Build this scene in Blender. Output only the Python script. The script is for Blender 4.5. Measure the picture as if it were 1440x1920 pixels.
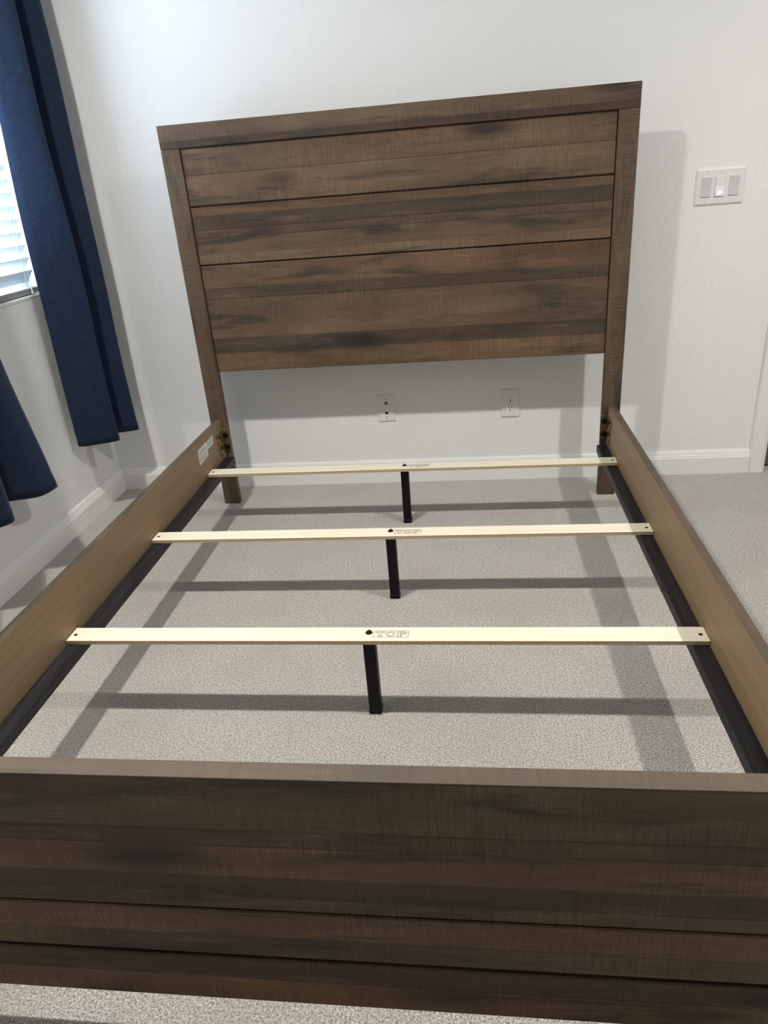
import bpy, bmesh, math, random
from mathutils import Vector, Matrix

for o in list(bpy.data.objects):
    bpy.data.objects.remove(o, do_unlink=True)
scene = bpy.context.scene
COL = scene.collection

# ------------------------------------------------------------------ camera
CAM = Vector((0.2477, -2.673, 1.1994))
YAW, PITCH, ROLL, FPX = -0.1385, 0.4351, -0.0809, 1341.47
_f = Vector((math.sin(YAW) * math.cos(PITCH), math.cos(YAW) * math.cos(PITCH), -math.sin(PITCH)))
_r = Vector((math.cos(YAW), -math.sin(YAW), 0))
_u = _r.cross(_f)
_r2 = math.cos(ROLL) * _r + math.sin(ROLL) * _u
_u2 = -math.sin(ROLL) * _r + math.cos(ROLL) * _u
cam_d = bpy.data.cameras.new('camera')
cam = bpy.data.objects.new('camera', cam_d)
COL.objects.link(cam)
m = Matrix((_r2, _u2, -_f)).transposed().to_4x4()
m.translation = CAM
cam.matrix_world = m
cam_d.sensor_fit = 'VERTICAL'
cam_d.sensor_height = 24.0
cam_d.sensor_width = 18.0
cam_d.lens = FPX / 1920 * 24.0
cam_d.clip_start = 0.02
scene.camera = cam

# ------------------------------------------------------------------ world, lights, exposure
world = bpy.data.worlds.new('sky'); scene.world = world
world.use_nodes = True
bg = world.node_tree.nodes['Background']
bg.inputs['Color'].default_value = (0.66, 0.80, 1.0, 1)
bg.inputs['Strength'].default_value = 28.0

XW = -1.340      # left wall face
YW = 0.200       # back wall face
XR = 3.30        # right wall face
YB = -6.40       # wall behind the camera
ZC = 2.71        # ceiling
WIN = dict(y0=-1.05, y1=0.0, z0=0.893, z1=2.20)

pl = bpy.data.lights.new('window_portal', 'AREA')
pl.shape = 'RECTANGLE'; pl.size = WIN['y1'] - WIN['y0']; pl.size_y = WIN['z1'] - WIN['z0']
pl.cycles.is_portal = True
po = bpy.data.objects.new('window_portal', pl); COL.objects.link(po)
po.location = (XW - 0.16, (WIN['y0'] + WIN['y1']) / 2, (WIN['z0'] + WIN['z1']) / 2)
po.rotation_euler = (0, math.radians(-90), 0)   # points into the room (+x)
po.rotation_euler = Vector((1, 0, 0)).to_track_quat('-Z', 'Y').to_euler()

LAMP_SPOTS = [(-0.80, -1.55), (1.75, -1.55)]
LAMP_W = 42.0
LAMP_COL = (1.0, 0.968, 0.915)

scene.view_settings.view_transform = 'Standard'
scene.view_settings.look = 'None'
scene.view_settings.gamma = 1.0
scene.view_settings.use_curve_mapping = False
scene.view_settings.exposure = 0.0

# ------------------------------------------------------------------ node helpers
class NT:
    def __init__(self, name):
        self.mat = bpy.data.materials.new(name)
        self.mat.use_nodes = True
        self.t = self.mat.node_tree
        self.b = self.t.nodes['Principled BSDF']
    def n(self, typ, **kw):
        nd = self.t.nodes.new(typ)
        for k, v in kw.items():
            setattr(nd, k, v)
        return nd
    def l(self, a, b):
        self.t.links.new(a, b)
    def math(self, op, a, b=None, clamp=False):
        nd = self.n('ShaderNodeMath', operation=op, use_clamp=clamp)
        for i, v in enumerate((a, b)):
            if v is None: continue
            if isinstance(v, (int, float)): nd.inputs[i].default_value = v
            else: self.l(v, nd.inputs[i])
        return nd.outputs[0]
    def mix(self, fac, a, b, mode='MIX'):
        nd = self.n('ShaderNodeMix', data_type='RGBA', blend_type=mode)
        for i, v in ((0, fac), (6, a), (7, b)):
            if isinstance(v, (int, float)): nd.inputs[i].default_value = v
            elif isinstance(v, tuple): nd.inputs[i].default_value = v if len(v) == 4 else (*v, 1)
            else: self.l(v, nd.inputs[i])
        return nd.outputs[2]
    def ramp(self, fac, stops, interp='LINEAR'):
        nd = self.n('ShaderNodeValToRGB')
        cr = nd.color_ramp; cr.interpolation = interp
        while len(cr.elements) < len(stops): cr.elements.new(0.5)
        for e, (p, c) in zip(cr.elements, stops):
            e.position = p
            e.color = (c, c, c, 1) if isinstance(c, (int, float)) else (*c, 1)
        self.l(fac, nd.inputs[0])
        return nd.outputs[0]
    def noise(self, vec, scale=1.0, detail=4.0, rough=0.55, dist=0.0):
        nd = self.n('ShaderNodeTexNoise')
        nd.inputs['Scale'].default_value = scale
        nd.inputs['Detail'].default_value = detail
        nd.inputs['Roughness'].default_value = rough
        nd.inputs['Distortion'].default_value = dist
        if vec is not None: self.l(vec, nd.inputs['Vector'])
        return nd.outputs[0]
    def scaled(self, vec, s, off=(0, 0, 0)):
        nd = self.n('ShaderNodeMapping')
        nd.inputs['Scale'].default_value = s
        nd.inputs['Location'].default_value = off
        self.l(vec, nd.inputs['Vector'])
        return nd.outputs[0]
    def obj(self):
        return self.n('ShaderNodeTexCoord').outputs['Object']
    def bump(self, h, strength, dist):
        nd = self.n('ShaderNodeBump')
        nd.inputs['Strength'].default_value = strength
        nd.inputs['Distance'].default_value = dist
        self.l(h, nd.inputs['Height'])
        self.l(nd.outputs[0], self.b.inputs['Normal'])
    def set(self, col=None, rough=None, metal=None, spec=None):
        if col is not None:
            if isinstance(col, tuple): self.b.inputs['Base Color'].default_value = (*col, 1)
            else: self.l(col, self.b.inputs['Base Color'])
        if rough is not None: self.b.inputs['Roughness'].default_value = rough
        if metal is not None: self.b.inputs['Metallic'].default_value = metal
        if spec is not None: self.b.inputs['Specular IOR Level'].default_value = spec
        return self.mat

def plain(name, col, rough=0.5, metal=0.0, spec=0.4):
    return NT(name).set(col, rough, metal, spec)

def rustic_wood(name, along, across, strips=None, lo=0.0, hi=1.0, seed=0.0, gain=1.0, wash=0.0):
    """Printed rustic planks: strips of differing tone, saw marks across the grain, dark smudges."""
    t = NT(name)
    sep = t.n('ShaderNodeSeparateXYZ'); t.l(t.obj(), sep.inputs[0])
    A = sep.outputs['XYZ'.index(along)]; C = sep.outputs['XYZ'.index(across)]
    D = sep.outputs[3 - 'XYZ'.index(along) - 'XYZ'.index(across)]
    cmb = t.n('ShaderNodeCombineXYZ'); t.l(A, cmb.inputs[0]); t.l(C, cmb.inputs[1]); t.l(D, cmb.inputs[2])
    v = cmb.outputs[0]
    s = (seed * 3.7, seed * 5.3, seed)
    # broad tone
    n1 = t.noise(t.scaled(v, (1.3, 9.0, 1.0), s), 1.0, 5, 0.6, 0.25)
    base = t.ramp(n1, [(0.28, (0.066, 0.047, 0.031)), (0.45, (0.106, 0.072, 0.046)), (0.60, (0.138, 0.093, 0.060)), (0.78, (0.175, 0.121, 0.079))])
    # warm patches
    n2 = t.noise(t.scaled(v, (2.2, 5.0, 1.0), (s[0] + 9, s[1], 0)), 1.0, 3)
    base = t.mix(t.ramp(n2, [(0.48, 0.0), (0.68, 0.55)]), base, (0.118, 0.066, 0.040))
    # strips
    if strips:
        pos = t.math('DIVIDE', t.math('SUBTRACT', C, lo), hi - lo)
        wob = t.math('MULTIPLY', t.math('SUBTRACT', t.noise(t.scaled(v, (1.5, 0.1, 0.1)), 1, 2), 0.5), 0.004)
        pos = t.math('ADD', pos, wob)
        stops = []; offs = []
        rnd = random.Random(int(seed * 10))
        for z, c in sorted(strips):
            p = (z - lo) / (hi - lo); e = .0011 / (hi - lo)
            offs.append((max(0.0, p), rnd.random()))
            if p > 0.01:
                stops.append((p - e, tuple(q * .55 for q in c)))
                stops.append((p + e, c))
            else:
                stops.append((0.0, c))
        tint = t.ramp(pos, stops, 'CONSTANT')
        off = t.ramp(pos, offs, 'CONSTANT')
        # each strip has its own slow tone change along its length
        cv = t.n('ShaderNodeCombineXYZ')
        t.l(t.math('MULTIPLY', A, 2.1), cv.inputs[0]); t.l(t.math('MULTIPLY', off, 37.0), cv.inputs[1])
        tone = t.noise(cv.outputs[0], 1.0, 3, 0.6)
        tone = t.math('ADD', t.math('MULTIPLY', t.math('SUBTRACT', tone, 0.5), 1.2), 1.0)
        tint = t.mix(1.0, tint, tone, 'MULTIPLY')
        base = t.mix(1.0, base, tint, 'MULTIPLY')
    # dark grey smudges
    n3 = t.noise(t.scaled(v, (1.9, 15.0, 1.0), (s[0] + 21, s[1] + 4, 2)), 1.0, 6, 0.6, 0.6)
    base = t.mix(t.ramp(n3, [(0.53, 0.0), (0.63, 0.80)]), base, (0.036, 0.032, 0.023))
    # dark cracks along the grain
    n4 = t.noise(t.scaled(v, (2.6, 55.0, 1.0), (s[0] + 3, s[1] + 14, 5)), 1.0, 3, 0.5, 0.4)
    base = t.mix(t.ramp(n4, [(0.66, 0.0), (0.74, 0.6)]), base, (0.022, 0.016, 0.012))
    # scraped paler patches
    n8 = t.noise(t.scaled(v, (4.5, 34.0, 1.0), (s[0] + 60, s[1] + 31, 1)), 1.0, 5, 0.65, 0.3)
    base = t.mix(t.ramp(n8, [(0.56, 0.0), (0.74, 0.6)]), base, (0.180, 0.130, 0.092))
    # knots
    vor = t.n('ShaderNodeTexVoronoi'); vor.inputs['Scale'].default_value = 1.0
    kd = t.noise(t.scaled(v, (14, 40, 1)), 1, 3)
    kv = t.n('ShaderNodeVectorMath', operation='ADD'); t.l(t.scaled(v, (2.1, 6.5, 0.6), (s[0], s[1] + 2.2, 0)), kv.inputs[0])
    kn = t.n('ShaderNodeVectorMath', operation='SCALE'); kn.inputs['Scale'].default_value = 0.10
    kc = t.n('ShaderNodeTexNoise'); kc.inputs['Scale'].default_value = 9.0; t.l(v, kc.inputs['Vector'])
    t.l(kc.outputs['Color'], kn.inputs[0]); t.l(kn.outputs[0], kv.inputs[1]); t.l(kv.outputs[0], vor.inputs['Vector'])
    base = t.mix(t.ramp(vor.outputs['Distance'], [(0.07, 0.85), (0.25, 0.0)]), base, (0.020, 0.015, 0.012))
    # saw marks across the grain (many thin bright and dark lines)
    n5 = t.noise(t.scaled(v, (250.0, 9.0, 2.0), s), 1.0, 3, 0.6)
    n6 = t.noise(t.scaled(v, (520.0, 26.0, 2.0), s), 1.0, 2, 0.6)
    n7 = t.noise(t.scaled(v, (10.0, 300.0, 2.0), s), 1.0, 2, 0.6)
    area = t.ramp(t.noise(t.scaled(v, (3.0, 12.0, 1.0), (s[0] + 40, 0, 0)), 1, 2), [(0.35, 0.25), (0.65, 1.0)])
    saw = t.math('ADD', t.math('MULTIPLY', t.math('SUBTRACT', n5, 0.5), 1.35), t.math('MULTIPLY', t.math('SUBTRACT', n6, 0.5), 1.25))
    saw = t.math('MULTIPLY', saw, area)
    saw = t.math('ADD', saw, t.math('MULTIPLY', t.math('SUBTRACT', n7, 0.5), 0.65))
    k = t.math('ADD', saw, 1.0 * gain)
    base = t.mix(1.0, base, k, 'MULTIPLY')
    if wash: base = t.mix(wash, base, (0.138, 0.119, 0.095))
    t.set(base, 0.55, 0.0, 0.35)
    t.bump(saw, 0.18, 0.0008)
    return t.mat

# ------------------------------------------------------------------ materials
def wall_paint(name, col):
    t = NT(name)
    v = t.obj()
    a = t.noise(v, 55.0, 4, 0.55, 0.3)
    b = t.noise(v, 14.0, 2, 0.5)
    h = t.math('ADD', t.ramp(a, [(0.40, 0.0), (0.62, 1.0)]), t.math('MULTIPLY', b, 0.6))
    t.set(col, 0.62, 0, 0.3)
    t.bump(h, 0.26, 0.002)
    return t.mat

M_wall = wall_paint('wall_paint', (0.825, 0.83, 0.825))
M_ceil = wall_paint('ceiling_paint', (0.82, 0.82, 0.81))
M_trim = plain('trim_white_gloss', (0.83, 0.83, 0.82), 0.32, 0, 0.5)
M_vinyl = plain('window_vinyl', (0.85, 0.86, 0.86), 0.35)
M_alu = plain('sill_track_grey', (0.42, 0.43, 0.44), 0.35, 0.3)

def carpet():
    t = NT('carpet')
    v = t.obj()
    sp = t.noise(v, 270.0, 3, 0.7)
    cl = t.noise(t.scaled(v, (1, 1, 1), (3, 1, 0)), 90.0, 3, 0.6)
    lg = t.noise(v, 3.2, 3, 0.55)
    vo = t.n('ShaderNodeTexVoronoi'); vo.inputs['Scale'].default_value = 190.0; t.l(v, vo.inputs['Vector'])
    c = t.ramp(sp, [(0.37, (0.075, 0.070, 0.063)), (0.46, (0.34, 0.320, 0.292)), (0.545, (0.60, 0.566, 0.516)), (0.66, (0.90, 0.856, 0.80))])
    c = t.mix(0.25, c, t.ramp(cl, [(0.35, (0.38, 0.352, 0.315)), (0.62, (0.68, 0.642, 0.588))]))
    c = t.mix(t.ramp(lg, [(0.42, 0.0), (0.70, 0.30)]), c, (0.33, 0.30, 0.26))
    t.set(c, 0.95, 0, 0.1)
    t.b.inputs['Sheen Weight'].default_value = 0.25
    h = t.math('ADD', sp, t.math('MULTIPLY', vo.outputs['Distance'], -0.8))
    h = t.math('ADD', h, t.math('MULTIPLY', cl, 0.7))
    t.bump(h, 0.8, 0.006)
    return t.mat
M_carpet = carpet()

def tan_laminate():
    t = NT('tan_laminate')
    v = t.obj()
    g = t.noise(t.scaled(v, (1, 1.6, 95)), 1.0, 4, 0.55, 0.5)
    g2 = t.noise(t.scaled(v, (1, 9, 330)), 1.0, 2)
    c = t.ramp(g, [(0.3, (0.238, 0.160, 0.091)), (0.5, (0.272, 0.184, 0.107)), (0.7, (0.305, 0.210, 0.125))])
    c = t.mix(t.ramp(g2, [(0.5, 0.0), (0.75, 0.35)]), c, (0.19, 0.115, 0.058))
    return t.set(c, 0.5, 0, 0.35)
M_tan = tan_laminate()

def black_wood():
    t = NT('black_painted_strip')
    v = t.obj()
    g = t.noise(t.scaled(v, (90, 4, 60)), 1.0, 4)
    c = t.ramp(g, [(0.35, (0.006, 0.006, 0.007)), (0.7, (0.026, 0.026, 0.029))])
    return t.set(c, 0.5, 0, 0.35)
M_black_strip = black_wood()
M_black = plain('black_support_leg', (0.004, 0.004, 0.0045), 0.5, 0, 0.2)
M_bolt = plain('black_bolt', (0.012, 0.011, 0.010), 0.35, 0.6)
M_screw_dark = plain('bronze_screw', (0.055, 0.036, 0.022), 0.35, 0.8)
M_hole = plain('screw_hole_dark', (0.01, 0.009, 0.008), 0.8)

def brass():
    t = NT('zinc_brass_plate')
    c = t.ramp(t.noise(t.obj(), 90.0, 3), [(0.3, (0.16, 0.12, 0.05)), (0.7, (0.36, 0.28, 0.13))])
    return t.set(c, 0.42, 0.8)
M_brass = brass()

def pale_wood():
    t = NT('pale_plywood')
    v = t.obj()
    g = t.noise(t.scaled(v, (2.5, 70, 5)), 1.0, 5, 0.6, 0.6)
    k = t.noise(t.scaled(v, (4, 14, 3)), 1.0, 3)
    c = t.ramp(g, [(0.3, (0.76, 0.68, 0.52)), (0.55, (0.83, 0.77, 0.62)), (0.75, (0.87, 0.82, 0.69))])
    c = t.mix(t.ramp(k, [(0.62, 0.0), (0.78, 0.35)]), c, (0.52, 0.43, 0.30))
    # plies on the long edges
    geo = t.n('ShaderNodeNewGeometry'); sn = t.n('ShaderNodeSeparateXYZ'); t.l(geo.outputs['Normal'], sn.inputs[0])
    side = t.math('LESS_THAN', t.math('ABSOLUTE', sn.outputs[2]), 0.5)
    so = t.n('ShaderNodeSeparateXYZ'); t.l(v, so.inputs[0])
    ply = t.ramp(t.math('MULTIPLY', t.math('ADD', so.outputs[2], 0.012), 83.0), [(0.0, (0.62, 0.50, 0.32)), (0.2, (0.40, 0.29, 0.17)), (0.4, (0.62, 0.50, 0.32)), (0.6, (0.36, 0.26, 0.15)), (0.85, (0.60, 0.48, 0.30))], 'CONSTANT')
    c = t.mix(side, c, ply)
    return t.set(c, 0.55, 0, 0.3)
M_pale = pale_wood()
M_ink = plain('grey_blue_ink', (0.12, 0.12, 0.15), 0.8)
M_paper = plain('paper_label', (0.72, 0.72, 0.70), 0.7)
M_print = plain('label_print_grey', (0.40, 0.41, 0.42), 0.8)

def fabric():
    t = NT('navy_fabric')
    v = t.obj()
    a = t.noise(v, 420.0, 3, 0.7)
    b = t.noise(v, 60.0, 3)
    f = t.math('ADD', t.math('MULTIPLY', a, 0.7), t.math('MULTIPLY', b, 0.3))
    c = t.ramp(f, [(0.32, (0.006, 0.011, 0.024)), (0.5, (0.012, 0.021, 0.044)), (0.68, (0.022, 0.036, 0.072))])
    t.set(c, 0.85, 0, 0.15)
    t.b.inputs['Sheen Weight'].default_value = 0.22
    t.b.inputs['Sheen Roughness'].default_value = 0.45
    t.b.inputs['Sheen Tint'].default_value = (0.45, 0.58, 0.85, 1)
    t.bump(a, 0.25, 0.001)
    return t.mat
M_navy = fabric()

def blind_mat():
    t = NT('blind_vinyl')
    out = t.t.nodes['Material Output']
    t.set((0.72, 0.75, 0.76), 0.45)
    tr = t.n('ShaderNodeBsdfTranslucent'); tr.inputs[0].default_value = (0.80, 0.88, 0.92, 1)
    mx = t.n('ShaderNodeMixShader'); mx.inputs[0].default_value = 0.05
    t.l(t.b.outputs[0], mx.inputs[1]); t.l(tr.outputs[0], mx.inputs[2]); t.l(mx.outputs[0], out.inputs[0])
    return t.mat
M_blind = blind_mat()
M_cord = plain('blind_cord', (0.85, 0.88, 0.9), 0.7)

def glass():
    t = NT('window_glass')
    out = t.t.nodes['Material Output']
    tr = t.n('ShaderNodeBsdfTransparent'); tr.inputs[0].default_value = (0.93, 0.97, 0.97, 1)
    gl = t.n('ShaderNodeBsdfGlossy'); gl.inputs['Roughness'].default_value = 0.02
    mx = t.n('ShaderNodeMixShader'); mx.inputs[0].default_value = 0.06
    t.l(tr.outputs[0], mx.inputs[1]); t.l(gl.outputs[0], mx.inputs[2]); t.l(mx.outputs[0], out.inputs[0])
    return t.mat
M_glass = glass()
M_plate = plain('wall_plate_plastic', (0.78, 0.78, 0.78), 0.35, 0, 0.5)
M_plate_w = plain('switch_bright_white', (0.85, 0.86, 0.84), 0.3, 0, 0.5)
M_plate_g = plain('switch_paddle_grey', (0.62, 0.61, 0.63), 0.35, 0, 0.5)
M_dark = plain('slot_black', (0.012, 0.012, 0.012), 0.6)
M_metal = plain('jack_metal', (0.25, 0.24, 0.22), 0.35, 0.9)
M_rod = plain('rod_black_metal', (0.02, 0.02, 0.02), 0.35, 0.7)
M_door = NT('door_brown')
_g = M_door.noise(M_door.scaled(M_door.obj(), (40, 40, 2)), 1.0, 4)
M_door = M_door.set(M_door.ramp(_g, [(0.35, (0.10, 0.068, 0.036)), (0.7, (0.17, 0.12, 0.066))]), 0.5)

def emis(name, col, strength):
    t = NT(name)
    t.set(col, 0.5)
    t.b.inputs['Emission Color'].default_value = (*col, 1)
    t.b.inputs['Emission Strength'].default_value = strength
    return t.mat
M_led = emis('night_led', (1, 0.98, 0.92), 1.6)
M_lampface = emis('downlight_diffuser', (1.0, 0.93, 0.82), 6.0)

# rustic wood boards
R1 = (1.04, 0.95, 0.88); MID = (1.0, 1.0, 1.0); LGT = (1.25, 1.24, 1.20); DRK = (0.54, 0.58, 0.60); DK2 = (0.66, 0.68, 0.68); WRM = (1.06, 0.99, 0.85); OLV = (0.80, 0.84, 0.74)
M_w_top = rustic_wood('wood_headboard_top', 'X', 'Z', [(1.30, (0.52, 0.49, 0.50)), (1.3665, (0.94, 0.96, 0.98))], 1.25, 1.45, 1.0)
M_w_stile = rustic_wood('wood_post', 'Z', 'X', None, seed=2.0, gain=0.86)
M_w_planks = rustic_wood('wood_headboard_planks', 'X', 'Z', [
    (0.50, WRM), (0.632, DRK), (0.687, MID), (0.833, DK2), (0.875, R1),
    (0.957, LGT), (0.990, MID), (1.048, (0.80, 0.80, 0.80)), (1.076, DRK), (1.124, R1),
    (1.156, LGT), (1.256, (1.06, 1.02, 0.97))], 0.5, 1.4, 3.0)
FW = (1.18, 1.07, 0.85); FD = (0.60, 0.61, 0.54)
M_w_foot = rustic_wood('wood_footboard_planks', 'X', 'Z', [
    (0.05, FW), (0.150, FD), (0.200, (0.88, 0.88, 0.76)), (0.245, FW), (0.300, (0.98, 0.96, 0.83)),
    (0.330, FD), (0.368, FW), (0.425, (0.80, 0.81, 0.68)), (0.455, (0.92, 0.96, 0.76))], 0.05, 0.6, 5.0)
M_w_cap = rustic_wood('wood_footboard_cap', 'X', 'Y', None, seed=6.0, wash=0.38)
M_w_rail = rustic_wood('wood_rail_top', 'Y', 'X', None, seed=7.0, gain=0.9, wash=0.12)

# ------------------------------------------------------------------ mesh helpers
def link(name, me, mat, parent=None, label=None):
    o = bpy.data.objects.new(name, me)
    COL.objects.link(o)
    for mm in (mat if isinstance(mat, (list, tuple)) else [mat]):
        me.materials.append(mm)
    if parent is not None:
        o.parent = parent
        base = Vector((0, 0, 0)); q = parent
        while q is not None:
            base += q.location; q = q.parent
        o.location = -base
    if label: o['label'] = label
    return o

def bm_box(bm, x0, x1, y0, y1, z0, z1, bev=0.0, seg=1, mi=0):
    r = bmesh.ops.create_cube(bm, size=1.0)
    for v in r['verts']:
        v.co = Vector((x0 + (v.co.x + .5) * (x1 - x0), y0 + (v.co.y + .5) * (y1 - y0), z0 + (v.co.z + .5) * (z1 - z0)))
    fs = set(f for v in r['verts'] for f in v.link_faces)
    for f in fs: f.material_index = mi
    if bev > 0:
        es = list(set(e for v in r['verts'] for e in v.link_edges))
        bmesh.ops.bevel(bm, geom=es, offset=bev, segments=seg, affect='EDGES', profile=0.5)

def fin(bm, name, mat, parent=None, label=None, smooth=False):
    bmesh.ops.recalc_face_normals(bm, faces=bm.faces)
    me = bpy.data.meshes.new(name)
    bm.to_mesh(me); bm.free()
    if smooth:
        for p in me.polygons: p.use_smooth = True
    return link(name, me, mat, parent, label)

def box(name, x0, x1, y0, y1, z0, z1, mat, parent=None, bev=0.0, seg=1, label=None):
    bm = bmesh.new(); bm_box(bm, x0, x1, y0, y1, z0, z1, bev, seg)
    return fin(bm, name, mat, parent, label)

def bm_cyl(bm, p, axis, r, h, n=16, r2=None, mi=0):
    """cylinder/cone from p along axis for h"""
    a = Vector(axis).normalized()
    q = a.to_track_quat('Z', 'Y').to_matrix().to_4x4()
    M = Matrix.Translation(Vector(p) + a * h / 2) @ q
    res = bmesh.ops.create_cone(bm, cap_ends=True, segments=n, radius1=r, radius2=r if r2 is None else r2, depth=h, matrix=M)
    for f in set(f for v in res['verts'] for f in v.link_faces): f.material_index = mi

def cyl(name, p, axis, r, h, mat, parent=None, n=16, r2=None, label=None):
    bm = bmesh.new(); bm_cyl(bm, p, axis, r, h, n, r2)
    return fin(bm, name, mat, parent, label)

def prism(name, pts, axis, a0, a1, mat, parent=None, label=None, bev=0.0):
    """extrude a 2D outline along axis (0 x,1 y,2 z); pts are the two remaining coordinates in order"""
    bm = bmesh.new()
    def mk(p, a):
        c = [0, 0, 0]; o = [i for i in range(3) if i != axis]
        c[axis] = a; c[o[0]] = p[0]; c[o[1]] = p[1]
        return bm.verts.new(c)
    A = [mk(p, a0) for p in pts]; B = [mk(p, a1) for p in pts]
    bm.faces.new(A); bm.faces.new(list(reversed(B)))
    for i in range(len(pts)):
        j = (i + 1) % len(pts)
        bm.faces.new((A[j], A[i], B[i], B[j]))
    if bev: bmesh.ops.bevel(bm, geom=list(bm.edges), offset=bev, segments=1, affect='EDGES')
    return fin(bm, name, mat, parent, label)

def thing(name, label, cat, loc=(0, 0, 0), group=None):
    o = bpy.data.objects.new(name, None); COL.objects.link(o)
    o.location = loc; o.empty_display_size = 0.1
    o['label'] = label; o['category'] = cat
    if group: o['group'] = group
    return o

def struct(o, label, cat='wall'):
    o['kind'] = 'structure'; o['label'] = label; o['category'] = cat
    return o

# ------------------------------------------------------------------ room shell
struct(box('floor', XW - .12, XR + .12, YB - .12, YW + .12, -0.05, 0.0, M_carpet), 'beige grey cut pile carpet covering the whole floor', 'floor')
struct(box('ceiling', XW - .12, XR + .12, YB - .12, YW + .12, ZC, ZC + .08, M_ceil), 'plain white ceiling above the bed', 'ceiling')

CX0, CX1 = 1.362, 1.424          # door casing on the back wall
DX1 = CX1 + 0.76
bm = bmesh.new()
bm_box(bm, XW, CX1 - .008, YW, YW + .12, 0, ZC)
bm_box(bm, CX1 - .008, DX1 + .008, YW, YW + .12, 2.04, ZC)
bm_box(bm, DX1 + .008, XR, YW, YW + .12, 0, ZC)
bm_box(bm, CX1 - .008, DX1 + .008, YW + .10, YW + .12, 0, 2.04)  # unseen backing panel, added to stop sky light leaking around the door
struct(fin(bm, 'wall_back', M_wall), 'white textured wall behind the wooden headboard')
bm = bmesh.new()
bm_box(bm, XW - .12, XW, YB, WIN['y0'], 0, ZC)
bm_box(bm, XW - .12, XW, WIN['y1'], YW + .12, 0, ZC)
bm_box(bm, XW - .12, XW, WIN['y0'], WIN['y1'], 0, WIN['z0'])
bm_box(bm, XW - .12, XW, WIN['y0'], WIN['y1'], WIN['z1'], ZC)
struct(fin(bm, 'wall_left', M_wall), 'white textured wall with the curtained window')
struct(box('wall_right', XR, XR + .12, YB, YW + .12, 0, ZC, M_wall), 'white wall opposite the window')
struct(box('wall_front', XW - .12, XR + .12, YB - .12, YB, 0, ZC, M_wall), 'white wall facing the footboard')

BBH = 0.098
def bb_profile():
    return [(0.0, 0.0), (0.015, 0.0), (0.015, 0.070), (0.0125, 0.0745), (0.0125, 0.078), (0.0095, 0.084), (0.0085, 0.090), (0.005, BBH), (0.0, BBH)]
# back wall: profile (y,z) swept along x ; left wall: profile (x,z) swept along y
struct(prism('baseboard_back', [(YW - a, b) for a, b in bb_profile()], 0, XW + 0.0005, CX0, M_trim), 'white moulded baseboard under the headboard wall', 'baseboard')
struct(prism('baseboard_left', [(XW + a, b) for a, b in bb_profile()], 1, YB, YW - 0.0005, M_trim), 'white moulded baseboard below the curtains', 'baseboard')

# door beside the bed wall
d1 = box('door_1', CX1 + .012, DX1 - .012, YW + .045, YW + .085, 0.008, 2.03, M_door, bev=.002)
struct(d1, 'brown wooden door at the right end of the wall', 'door')
for i, (a, b) in enumerate(((0.25, 0.95), (1.1, 1.9))):
    box('door_panel', CX1 + .13, DX1 - .13, YW + .037, YW + .0449, a, b, M_door, d1, bev=.006)
cyl('door_handle', (DX1 - .07, YW + .0449, 1.0), (0, -1, 0), .025, .055, M_metal, d1)
prof = [(CX0, YW), (CX0, YW - .011), (CX0 + .004, YW - .016), (CX0 + .05, YW - .016), (CX1 - .006, YW - .012), (CX1, YW - .010), (CX1, YW + .044), (CX1 - .008, YW + .044), (CX1 - .008, YW)]
struct(prism('trim_1', prof, 2, 0, 2.10, M_trim), 'white door casing at the right end of the wall', 'trim')
mir = [(CX1 + DX1 - a, b) for a, b in reversed(prof)]
struct(prism('trim_2', mir, 2, 0, 2.10, M_trim), 'white door casing on the far side of the brown door', 'trim')
struct(box('trim_3', CX1, DX1, YW - .016, YW + .044, 2.032, 2.10, M_trim, bev=.002), 'white head casing over the brown door', 'trim')

# window in the left wall
wy0, wy1, wz0, wz1 = WIN['y0'], WIN['y1'], WIN['z0'], WIN['z1']
bm = bmesh.new()
fx0, fx1 = XW - .115, XW - .075
bm_box(bm, fx0, fx1, wy0, wy0 + .05, wz0, wz1); bm_box(bm, fx0, fx1, wy1 - .05, wy1, wz0, wz1)
bm_box(bm, fx0, fx1, wy0 + .05, wy1 - .05, wz0, wz0 + .05); bm_box(bm, fx0, fx1, wy0 + .05, wy1 - .05, wz1 - .05, wz1)
w1 = struct(fin(bm, 'window_1', M_vinyl), 'white vinyl window behind the blinds', 'window')
box('pane', fx0 + .015, fx0 + .021, wy0 + .05, wy1 - .05, wz0 + .05, (wz0 + wz1) / 2 - .02, M_glass, w1)
box('pane', fx0 + .015, fx0 + .021, wy0 + .05, wy1 - .05, (wz0 + wz1) / 2 + .02, wz1 - .05, M_glass, w1)
box('meeting_rail', fx0 + .002, fx1 - .002, wy0 + .05, wy1 - .05, (wz0 + wz1) / 2 - .02, (wz0 + wz1) / 2 + .02, M_vinyl, w1)
box('window_sill', XW - .075, XW - .0005, wy0 + .001, wy1 - .001, wz0 + .0005, wz0 + .014, M_trim, w1, bev=.003)

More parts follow.
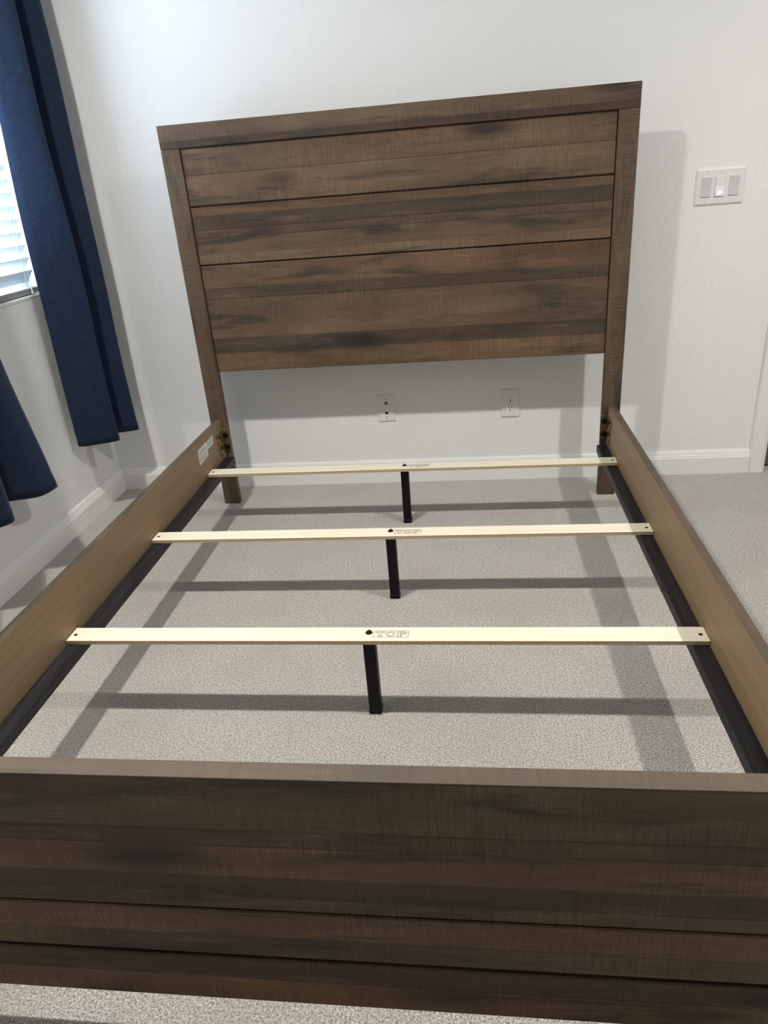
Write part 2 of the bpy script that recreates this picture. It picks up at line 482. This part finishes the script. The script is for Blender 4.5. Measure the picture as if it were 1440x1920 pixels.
# recessed ceiling lights
for i, (lx, ly) in enumerate(LAMP_SPOTS):
    t = thing('recessed_light', ('round white recessed ceiling light nearer the window', 'round white recessed ceiling light nearer the brown door')[i], 'ceiling light', (lx, ly, ZC), 'recessed ceiling lights')
    bm = bmesh.new()
    n = 32
    prof_ = [(0.095, 0.0), (0.095, -0.004), (0.088, -0.009), (0.078, -0.007), (0.074, -0.002)]
    rings = [[bm.verts.new((lx + r * math.cos(2 * math.pi * k / n), ly + r * math.sin(2 * math.pi * k / n), ZC + z)) for k in range(n)] for r, z in prof_]
    for a, b in zip(rings, rings[1:]):
        for k in range(n):
            bm.faces.new((a[k], a[(k + 1) % n], b[(k + 1) % n], b[k]))
    fin(bm, 'trim_ring', M_trim, t)
    bm = bmesh.new(); bm_cyl(bm, (lx, ly, ZC - .0005), (0, 0, -1), .074, .0015, 32)
    fin(bm, 'diffuser', M_lampface, t)
    ld = bpy.data.lights.new('recessed_light_glow', 'AREA')
    ld.shape = 'DISK'; ld.size = 0.10; ld.energy = LAMP_W; ld.color = LAMP_COL; ld.spread = math.radians(160)
    lo = bpy.data.objects.new('recessed_light_glow', ld); COL.objects.link(lo)
    lo.parent = t; lo.location = (0, 0, -0.012)

# ------------------------------------------------------------------ bed
bed = thing('bed_frame', 'dark brown rustic plank queen bed frame with three bare slats and no mattress', 'bed', (0, -1.0, 0))
W2, H, TH = 0.80, 1.417, 0.027
ST = 0.066
ZB, ZT = 0.562, 1.344
# headboard
hb = box('headboard', -W2 + ST - .004, W2 - ST + .004, .0175, .025, ZB + .004, ZT + .004, M_w_planks, bed, label='tall headboard of wide rustic brown planks')
box('top_board', -W2, W2, -0.001, TH, ZT, H, M_w_top, hb, bev=.0012)
for s in (-1, 1):
    x0, x1 = (-W2, -W2 + ST) if s < 0 else (W2 - ST, W2)
    box('post', x0, x1, 0, TH, 0, ZT - .0008, M_w_stile, hb, bev=.0015)
for z0, z1 in ((ZB, .9545), (.9595, 1.1535), (1.1585, ZT - .0005)):
    box('plank', -W2 + ST + .0015, W2 - ST - .0015, .0075, .0175, z0, z1, M_w_planks, hb, bev=.0022)
# footboard
FY, FT, FZ0, FZ1 = -2.042, 0.028, 0.098, 0.546
fb = box('footboard', -W2 + .004, W2 - .004, FY + .012, FY + FT - .002, FZ0 + .003, FZ1 - .0032, M_w_foot, bed, label='low footboard of rustic brown planks')
box('top_cap', -W2, W2, FY, FY + FT, FZ1 - .003, FZ1, M_w_cap, fb, bev=.0004)
for z0, z1, bv in ((FZ0, .1955, .002), (.2035, .2985, .002), (.3045, FZ1 - .0031, .0006)):
    box('plank', -W2 + .067, W2 - .067, FY, FY + .0118, z0, z1, M_w_foot, fb, bev=bv, seg=1)
for s in (-1, 1):
    x0, x1 = (-W2, -W2 + ST) if s < 0 else (W2 - ST, W2)
    box('post', x0, x1, FY - .001, FY + FT, 0, FZ1 - .0031, M_w_stile, fb, bev=.0015)

# side rails
RI, RO, RZ0, RZ1 = 0.757, 0.779, 0.185, 0.370
YR0, YR1 = FY + FT + .0005, -0.0005
LZ1 = 0.2165; LZ0 = 0.188; LW = 0.038
for s, who in ((-1, 'left'), (1, 'right')):
    bm = bmesh.new()
    a, b = sorted((s * RI, s * RO))
    bm_box(bm, a, b, YR0, YR1, RZ0, RZ1)
    for f in bm.faces:
        f.normal_update()
        f.material_index = 1 if f.normal.x * s < -0.5 else 0
    rail = fin(bm, 'side_rail', [M_w_rail, M_tan], bed, label='brown side rail with a plain tan inner face')
    a, b = sorted((s * (RI - .0004), s * (RI - LW)))
    yj = -1.045 if s > 0 else -0.985
    for (p, q, dz) in ((YR0 + .004, yj - .0012, 0.0), (yj + .0012, YR1 - .012, -.0012)):
        bm = bmesh.new()
        bm_box(bm, a, b, p, q, LZ0 + dz, LZ1 + min(dz, 0), .0012)
        st = fin(bm, 'ledge_strip', M_black_strip, rail, label='black ledge strip carrying the slats')
    # bracket on the rail at the headboard end
    xi = s * (RI - .0002); xo = s * (RI - .0032)
    xa, xb = sorted((xi, xo))
    prism('rail_bracket', [(-.080, .330), (-.006, .330), (-.006, .262), (-.030, .240), (-.052, .226), (-.066, .240), (-.072, .300)], 0, xa, xb, M_brass, rail, label='brass coloured steel bracket')
    for yy, zz in ((-.044, .312), (-.046, .270)):
        cyl('bolt', (xo, yy, zz), (-s, 0, 0), .0085, .006, M_screw_dark, rail, 12)
    for yy, zz in ((-.071, .322), (-.020, .290), (-.053, .240)):
        cyl('screw', (xo, yy, zz), (-s, 0, 0), .003, .0025, M_bolt, rail, 8)
    # bracket on the post with two black bolts
    xa, xb = sorted((s * (RI - .0035), s * (RI - .027)))
    box('post_bracket', xa, xb, -.0036, -.0006, .236, .330, M_brass, rail, bev=.001, label='small steel plate on the headboard post')
    for zz in (.306, .257):
        bm = bmesh.new()
        bm_cyl(bm, (s * .7435, -.0036, zz), (0, -1, 0), .0105, .002, 16)
        bm_cyl(bm, (s * .7435, -.0056, zz), (0, -1, 0), .0085, .007, 6, .0075)
        fin(bm, 'bolt', M_bolt, rail)
    # bracket at the footboard end
    xi = s * (RI - .0002); xo = s * (RI - .0032)
    xa, xb = sorted((xi, xo))
    prism('rail_bracket', [(YR0 + .080, .330), (YR0 + .006, .330), (YR0 + .006, .262), (YR0 + .030, .240), (YR0 + .052, .226), (YR0 + .066, .240)], 0, xa, xb, M_brass, rail, label='brass coloured steel bracket')
    if s < 0:
        xa, xb = -RI + .0002, -RI + .0008
        lab = prism('paper_label', [(-.287, .343), (-.195, .346), (-.193, .341), (-.117, .346), (-.119, .313), (-.190, .313), (-.192, .291), (-.286, .287)], 0, xa, xb, M_paper, rail, label='white printed paper label')
        bm = bmesh.new()
        for (p, q, z0, z1) in ((-.280, -.204, .320, .337), (-.280, -.204, .295, .314), (-.186, -.126, .319, .340)):
            n = 4
            for k in range(n):
                zz = z0 + (z1 - z0) * (k + .2) / n
                bm_box(bm, xb, xb + .0002, p, q - (.012 if k == n - 1 else 0), zz, zz + (z1 - z0) / n * .5)
        fin(bm, 'label_print', M_print, lab)

# slats with their centre legs
SX0, SX1, SW, SZ, ST_ = -.7565, .7560, .0555, .2290, .0115
SLAT_Y = (-1.3092, -.7758, -.2355)
def ring_strip(bm, outer, inner, z):
    A = [bm.verts.new((x, y, z)) for x, y in outer]; B = [bm.verts.new((x, y, z)) for x, y in inner]
    n = len(A)
    for i in range(n):
        j = (i + 1) % n
        bm.faces.new((A[i], A[j], B[j], B[i]))
def polyline(bm, pts, w, z, closed=True):
    n = len(pts)
    for i in range(n if closed else n - 1):
        a = Vector(pts[i]); b = Vector(pts[(i + 1) % n])
        d = (b - a)
        if d.length < 1e-6: continue
        d.normalize(); nn = Vector((-d.y, d.x)) * w / 2; a = a - d * w / 2; b = b + d * w / 2
        bm.faces.new([bm.verts.new((p.x, p.y, z)) for p in (a - nn, b - nn, b + nn, a + nn)])
def stamp_mesh(x0, x1, y0, y1, z):
    """TOP in outlined serif capitals inside a thin box"""
    bm = bmesh.new()
    w = .0012
    polyline(bm, [(x0, y0), (x1, y0), (x1, y1), (x0, y1)], w, z)
    h = (y1 - y0); b = y0 + h * .14; t = y1 - h * .14
    L = x1 - x0
    def X(f): return x0 + f * L
    def Y(f): return b + f * (t - b)
    T = [(.06, 1), (.31, 1), (.31, .72), (.285, .72), (.265, .86), (.215, .86), (.215, .12), (.245, .12), (.245, 0), (.125, 0), (.125, .12), (.155, .12), (.155, .86), (.105, .86), (.085, .72), (.06, .72)]
    polyline(bm, [(X(a), Y(c)) for a, c in T], w, z)
    n = 28
    for rx, ry in ((.135, .5), (.085, .34)):
        polyline(bm, [(X(.49 + rx * math.cos(2 * math.pi * k / n)), Y(.5 + ry * math.sin(2 * math.pi * k / n))) for k in range(n)], w, z)
    P = [(.68, 1), (.86, 1)] + [(.86 + .085 * math.sin(math.pi * k / 10), .72 + .28 * math.cos(math.pi * k / 10)) for k in range(1, 11)] + [(.775, .44), (.775, .12), (.81, .12), (.81, 0), (.68, 0), (.68, .12), (.71, .12), (.71, .88), (.68, .88)]
    polyline(bm, [(X(a), Y(c)) for a, c in P], w, z)
    PI_ = [(.775, .87), (.845, .87)] + [(.845 + .05 * math.sin(math.pi * k / 8), .72 + .15 * math.cos(math.pi * k / 8)) for k in range(1, 9)] + [(.775, .57)]
    polyline(bm, [(X(a), Y(c)) for a, c in PI_], w, z)
    me = bpy.data.meshes.new('top_stamp'); bm.to_mesh(me); bm.free()
    return me

def make_slat(y0):
    bm = bmesh.new()
    bm_box(bm, SX0, SX1, 0, SW, -ST_, 0, .0008)
    s = fin(bm, 'slat', M_pale, None)
    s.parent = bed
    s.location = Vector((0, y0, SZ)) - bed.location
    kids = []
    def add(o):
        o.parent = s; o.location = (0, 0, 0); kids.append(o); return o
    cy = SW / 2
    cx = -.006
    for x in (SX0 + .014, SX1 - .014):
        bm = bmesh.new(); bm_cyl(bm, (x, cy - .003, -.001), (0, 0, 1), .0046, .0016, 14)
        bm_cyl(bm, (x, cy - .003, .0006), (0, 0, 1), .0030, .0004, 6)
        add(fin(bm, 'end_screw', M_hole))
    bm = bmesh.new()
    bm_cyl(bm, (cx, cy + .005, 0), (0, 0, 1), .0085, .0012, 18)
    bm_cyl(bm, (cx + .001, cy + .005, .0012), (0, 0, 1), .0064, .0042, 6, .0052)
    add(fin(bm, 'centre_bolt', M_screw_dark))
    me = stamp_mesh(cx + .012, cx + .094, cy - .014, cy + .012, .0004)
    o = link('top_stamp', me, M_ink); add(o); o['label'] = 'the word TOP stamped in outlined letters'
    bm = bmesh.new()
    bm_box(bm, cx - .0145, cx + .0145, cy - .0145, cy + .0145, -SZ + .012, -ST_ - .0003, .0015)
    leg = add(fin(bm, 'support_leg', M_black)); leg['label'] = 'square black centre support leg'
    bm = bmesh.new()
    bm_box(bm, cx - .0158, cx + .0158, cy - .0158, cy + .0158, -SZ + .0005, -SZ + .014, .002)
    ft = fin(bm, 'leg_foot', M_black); ft.parent = leg; ft.location = (0, 0, 0)
    return s, kids, ft
s0, kids0, ft0 = make_slat(SLAT_Y[0])
for y in SLAT_Y[1:]:
    c = s0.copy(); COL.objects.link(c); c.parent = bed; c.location = Vector((0, y, SZ)) - bed.location
    for k in kids0:
        kc = k.copy(); COL.objects.link(kc); kc.parent = c
        if k == ft0.parent:
            fc = ft0.copy(); COL.objects.link(fc); fc.parent = kc

# ------------------------------------------------------------------ curtains
def catmull(P, n):
    out = []
    for i in range(len(P) - 1):
        p0 = P[max(i - 1, 0)]; p1 = P[i]; p2 = P[i + 1]; p3 = P[min(i + 2, len(P) - 1)]
        for k in range(n):
            t = k / n
            out.append(tuple(0.5 * ((2 * p1[d]) + (-p0[d] + p2[d]) * t + (2 * p0[d] - 5 * p1[d] + 4 * p2[d] - p3[d]) * t * t + (-p0[d] + 3 * p1[d] - 3 * p2[d] + p3[d]) * t ** 3) for d in range(2)))
    out.append(P[-1])
    return out

def curtain(name, bottom, top, z0, z1, label, seed, hem_lift=None, flare=None):
    rnd = random.Random(seed)
    B = catmull(bottom, 9); T = catmull(top, 9)
    rows = 70
    ph = [rnd.uniform(0, 6.28) for _ in range(6)]
    bm = bmesh.new()
    grid = []
    for r in range(rows + 1):
        t = r / rows
        tt = t ** 1.0
        row = []
        for i, (b, c) in enumerate(zip(B, T)):
            s = i / (len(B) - 1)
            w = flare(t) if flare else tt
            x = b[0] * (1 - w) + c[0] * w; y = b[1] * (1 - w) + c[1] * w
            wob = .0035 * math.sin(5 * t * 2 + ph[0] + 9 * s) + .0025 * math.sin(17 * t + ph[1] + 15 * s)
            x += wob; y += .003 * math.sin(9 * t + ph[2] + 12 * s)
            zb = z0 + (hem_lift(s) if hem_lift else 0)
            z = zb + (z1 - zb) * t
            # hem seam: a shallow pinch about 4 cm above the bottom
            if abs((z - zb) - .045) < .014: x -= .0012
            row.append(bm.verts.new((x, y, z)))
        grid.append(row)
    for a, b in zip(grid, grid[1:]):
        for i in range(len(a) - 1):
            bm.faces.new((a[i], a[i + 1], b[i + 1], b[i]))
    me = bpy.data.meshes.new(name); bm.to_mesh(me); bm.free()
    for p in me.polygons: p.use_smooth = True
    t_ = thing(name, label, 'curtain', (XW + .12, (bottom[0][1] + bottom[-1][1]) / 2, z0), 'navy curtains at the window')
    o = link('curtain_fabric', me, M_navy, t_)
    sm = o.modifiers.new('thickness', 'SOLIDIFY'); sm.thickness = .0025; sm.offset = 0
    return t_, o

far_b = [(-1.300, -.150), (-1.270, -.148), (-1.215, -.125), (-1.165, -.098), (-1.158, -.078), (-1.205, -.058), (-1.265, -.036), (-1.245, -.006), (-1.182, .018), (-1.138, .042), (-1.150, .060), (-1.220, .075), (-1.300, .080)]
far_t = [(-1.265, -.130), (-1.240, -.135), (-1.200, -.120), (-1.165, -.095), (-1.160, -.076), (-1.200, -.058), (-1.255, -.036), (-1.235, -.004), (-1.180, .024), (-1.140, .048), (-1.152, .066), (-1.215, .082), (-1.280, .090)]
ROD_Z, ROD_X = 2.32, XW + .130
curtain('window_curtain', far_b, far_t, .330, ROD_Z - .024, 'navy blue curtain hanging between the window and the headboard wall', 3)
near_b = [(-1.215, -.535), (-1.180, -.545), (-1.165, -.575), (-1.180, -.640), (-1.255, -.668), (-1.300, -.700), (-1.270, -.755), (-1.190, -.790), (-1.160, -.840), (-1.200, -.890), (-1.285, -.920), (-1.280, -.980), (-1.190, -1.010), (-1.170, -1.060), (-1.250, -1.100)]
near_t = [(-1.225, -.625), (-1.195, -.632), (-1.180, -.655), (-1.190, -.700), (-1.240, -.720), (-1.275, -.745), (-1.245, -.785), (-1.190, -.810), (-1.170, -.850), (-1.200, -.890), (-1.265, -.915), (-1.260, -.965), (-1.195, -.990), (-1.175, -1.030), (-1.240, -1.065)]
curtain('window_curtain', near_b, near_t, .330, ROD_Z - .024, 'navy blue curtain at the left edge of the photo, flaring at its hem', 8, flare=lambda t: min(1.0, t * 3.2) if t < .3125 else 1.0)

rod = thing('curtain_rod', 'black metal curtain rod above the window', 'curtain rod', (ROD_X, -.5, ROD_Z))
cyl('rod', (ROD_X, -1.22, ROD_Z), (0, 1, 0), .0125, 1.36, M_rod, rod, 20)
for yy, d in ((-1.22, -1), (.14, 1)):
    cyl('finial', (ROD_X, yy, ROD_Z), (0, d, 0), .020, .030, M_rod, rod, 20, .014)
for yy in (-1.16, .108):
    bm = bmesh.new()
    bm_box(bm, XW + .0005, XW + .006, yy - .015, yy + .015, ROD_Z - .018, ROD_Z + .05, .001)
    bm_box(bm, XW + .006, ROD_X, yy - .006, yy + .006, ROD_Z + .0128, ROD_Z + .026, .001)
    fin(bm, 'rod_bracket', M_rod, rod)

for T in (far_t, near_t):
    for j in range(1, len(T), 2):
        bm = bmesh.new()
        n, k2, R_, r_ = 20, 6, .0165, .0018
        vs = [[bm.verts.new((ROD_X + (R_ + r_ * math.cos(6.2832 * q / k2)) * math.cos(6.2832 * p / n), T[j][1] + r_ * math.sin(6.2832 * q / k2), ROD_Z - .0022 + (R_ + r_ * math.cos(6.2832 * q / k2)) * math.sin(6.2832 * p / n))) for q in range(k2)] for p in range(n)]
        for p in range(n):
            for q in range(k2):
                bm.faces.new((vs[p][q], vs[(p + 1) % n][q], vs[(p + 1) % n][(q + 1) % k2], vs[p][(q + 1) % k2]))
        fin(bm, 'curtain_ring', M_rod, rod)

# ------------------------------------------------------------------ blinds
bl = thing('window_blinds', 'white horizontal slat blinds with cords behind the navy curtains', 'blinds', (XW - .035, (wy0 + wy1) / 2, wz0 + .014))
BX = XW - .038
by0, by1 = wy0 + .012, wy1 - .030
PITCHB = .0435
tilt = math.radians(56)
hw = .025
zz = wz0 + .075
k = 0
slat_me = None
while zz < wz1 - .06:
    if slat_me is None:
        bm = bmesh.new()
        n = 6
        up, dn = [], []
        for i in range(n + 1):
            f = -1 + 2 * i / n
            cr = .0022 * (1 - f * f)
            # local: room edge (+f) up
            lx = f * hw * math.cos(tilt) - cr * math.sin(tilt)
            lz = f * hw * math.sin(tilt) + cr * math.cos(tilt)
            nx, nz = -math.sin(tilt) * .0013, math.cos(tilt) * .0013
            up.append((lx + nx, lz + nz)); dn.append((lx - nx, lz - nz))
        loop = up + dn[::-1]
        A = [bm.verts.new((x, by0, z)) for x, z in loop]; Bv = [bm.verts.new((x, by1, z)) for x, z in loop]
        bm.faces.new(A); bm.faces.new(Bv[::-1])
        for i in range(len(loop)):
            j = (i + 1) % len(loop)
            bm.faces.new((A[j], A[i], Bv[i], Bv[j]))
        bmesh.ops.recalc_face_normals(bm, faces=bm.faces)
        slat_me = bpy.data.meshes.new('blind_slat'); bm.to_mesh(slat_me); bm.free()
        slat_me.materials.append(M_blind)
    o = bpy.data.objects.new('blind_slat', slat_me); COL.objects.link(o); o.parent = bl
    o.location = Vector((BX, 0, zz)) - bl.location
    zz += PITCHB; k += 1
box('bottom_rail', BX - .026, BX + .026, by0, by1, wz0 + .017, wz0 + .038, M_alu, bl, bev=.003)
box('head_rail', BX - .028, BX + .030, by0, by1, wz1 - .058, wz1 - .0005, M_vinyl, bl, bev=.003)
for cyy in (by1 - .085, (by0 + by1) / 2, by0 + .085):
    for xx, dy in ((BX + .0300, 0.0), (BX - .0300, .0)):
        bm = bmesh.new()
        bm_cyl(bm, (xx, cyy + dy, wz0 + .036), (0, 0, 1), .0012, wz1 - .058 - wz0 - .036, 6)
        fin(bm, 'ladder_cord', M_cord, bl)
bm = bmesh.new()
bm_cyl(bm, (BX + .034, by1 - .070, wz0 + .045), (0, .012, 1), .0011, wz1 - wz0 - .11, 6)
bm_cyl(bm, (BX + .034, by1 - .071, wz0 + .018), (0, 0, 1), .005, .03, 8, .002)
fin(bm, 'lift_cord', M_cord, bl)

# ------------------------------------------------------------------ wall plates
def plate(name, label, cat, cx, cz, w, h, mat):
    t = thing(name, label, cat, (cx, YW, cz - h / 2))
    bm = bmesh.new()
    d = .0055
    o = [(-w / 2, -h / 2), (w / 2, -h / 2), (w / 2, h / 2), (-w / 2, h / 2)]
    e = .005
    i_ = [(-w / 2 + e, -h / 2 + e), (w / 2 - e, -h / 2 + e), (w / 2 - e, h / 2 - e), (-w / 2 + e, h / 2 - e)]
    L0 = [bm.verts.new((cx + a, YW - .0002, cz + b)) for a, b in o]
    L1 = [bm.verts.new((cx + a, YW - .0025, cz + b)) for a, b in o]
    L2 = [bm.verts.new((cx + a, YW - d, cz + b)) for a, b in i_]
    for A, B in ((L0, L1), (L1, L2)):
        for k in range(4):
            bm.faces.new((A[k], A[(k + 1) % 4], B[(k + 1) % 4], B[k]))
    bm.faces.new(L2); bm.faces.new(L0[::-1])
    fin(bm, 'cover_plate', mat, t)
    return t, YW - d

# coax and phone plate
px, pz = -.107, .332
t, yf = plate('cable_jack_plate', 'white wall plate with two small jacks, below the headboard on the left', 'jack plate', px, pz, .073, .117, M_plate)
bm = bmesh.new()
bm_cyl(bm, (px, yf, pz + .020), (0, -1, 0), .0075, .003, 6); bm_cyl(bm, (px, yf - .003, pz + .020), (0, -1, 0), .0045, .009, 14)
fin(bm, 'coax_jack', M_metal, t)
prism('phone_jack', [(px - .0065, pz - .016), (px + .0065, pz - .016), (px + .0065, pz - .023), (px + .003, pz - .0265), (px - .003, pz - .0265), (px - .0065, pz - .023)], 1, yf - .0006, yf - .00005, M_dark, t)
for dz in (.040, -.042):
    cyl('plate_screw', (px, yf, pz + dz), (0, -1, 0), .003, .001, M_metal, t, 10)
# duplex outlet
px, pz = .403, .332
t, yf = plate('power_outlet', 'white duplex power outlet below the headboard on the right', 'outlet', px, pz, .076, .119, M_plate)
for dz in (.0195, -.0195):
    bm = bmesh.new()
    n = 28; pts = []
    for k in range(n):
        a = 2 * math.pi * k / n
        pts.append((px + .0172 * math.cos(a), pz + dz + max(-.0135, min(.0135, .0172 * math.sin(a)))))
    rec = prism('receptacle', pts, 1, yf - .0022, yf - .0001, M_plate_w, t)
    bm = bmesh.new()
    y1 = yf - .0022
    bm_box(bm, px - .0075, px - .0052, y1 - .0004, y1, pz + dz - .001, pz + dz + .0085)
    bm_box(bm, px + .0052, px + .0075, y1 - .0004, y1, pz + dz, pz + dz + .0075)
    bm_cyl(bm, (px, y1, pz + dz - .0075), (0, -1, 0), .0030, .0004, 12)
    fin(bm, 'outlet_slots', M_dark, rec)
cyl('plate_screw', (px, yf, pz), (0, -1, 0), .0028, .001, M_plate_g, t, 10)
# triple switch
px, pz = 1.1285, 1.088
t, yf = plate('light_switch', 'white triple paddle light switch plate on the wall', 'light switch', px, pz, .163, .118, M_plate)
for i, dx in enumerate((-.0465, 0, .0465)):
    mm = M_plate_w if i == 1 else M_plate_g
    fr = box('switch_frame', px + dx - .0172, px + dx + .0172, yf - .0012, yf - .0001, pz - .0335, pz + .0335, M_plate, t, bev=.0005)
    q = .0045 if i == 1 else .0022
    x0, x1 = px + dx - .0152, px + dx + .0152
    pts = [(yf - .0012, pz - .031), (yf - .0012 - q, pz - .031), (yf - .0020, pz), (yf - .0012 - q * .9, pz + .031), (yf - .0012, pz + .031)]
    pd = prism('switch_paddle', pts, 0, x0, x1, mm, t)
    if i == 1:
        cyl('indicator_light', (px + dx, yf - .0040, pz - .020), (0, -1, 0), .0045, .0016, M_led, pd, 16, label='small glowing indicator dot')
    for dz in (.048, -.048):
        cyl('plate_screw', (px + dx, yf, pz + dz), (0, -1, 0), .0026, .0009, M_plate_g, t, 10)
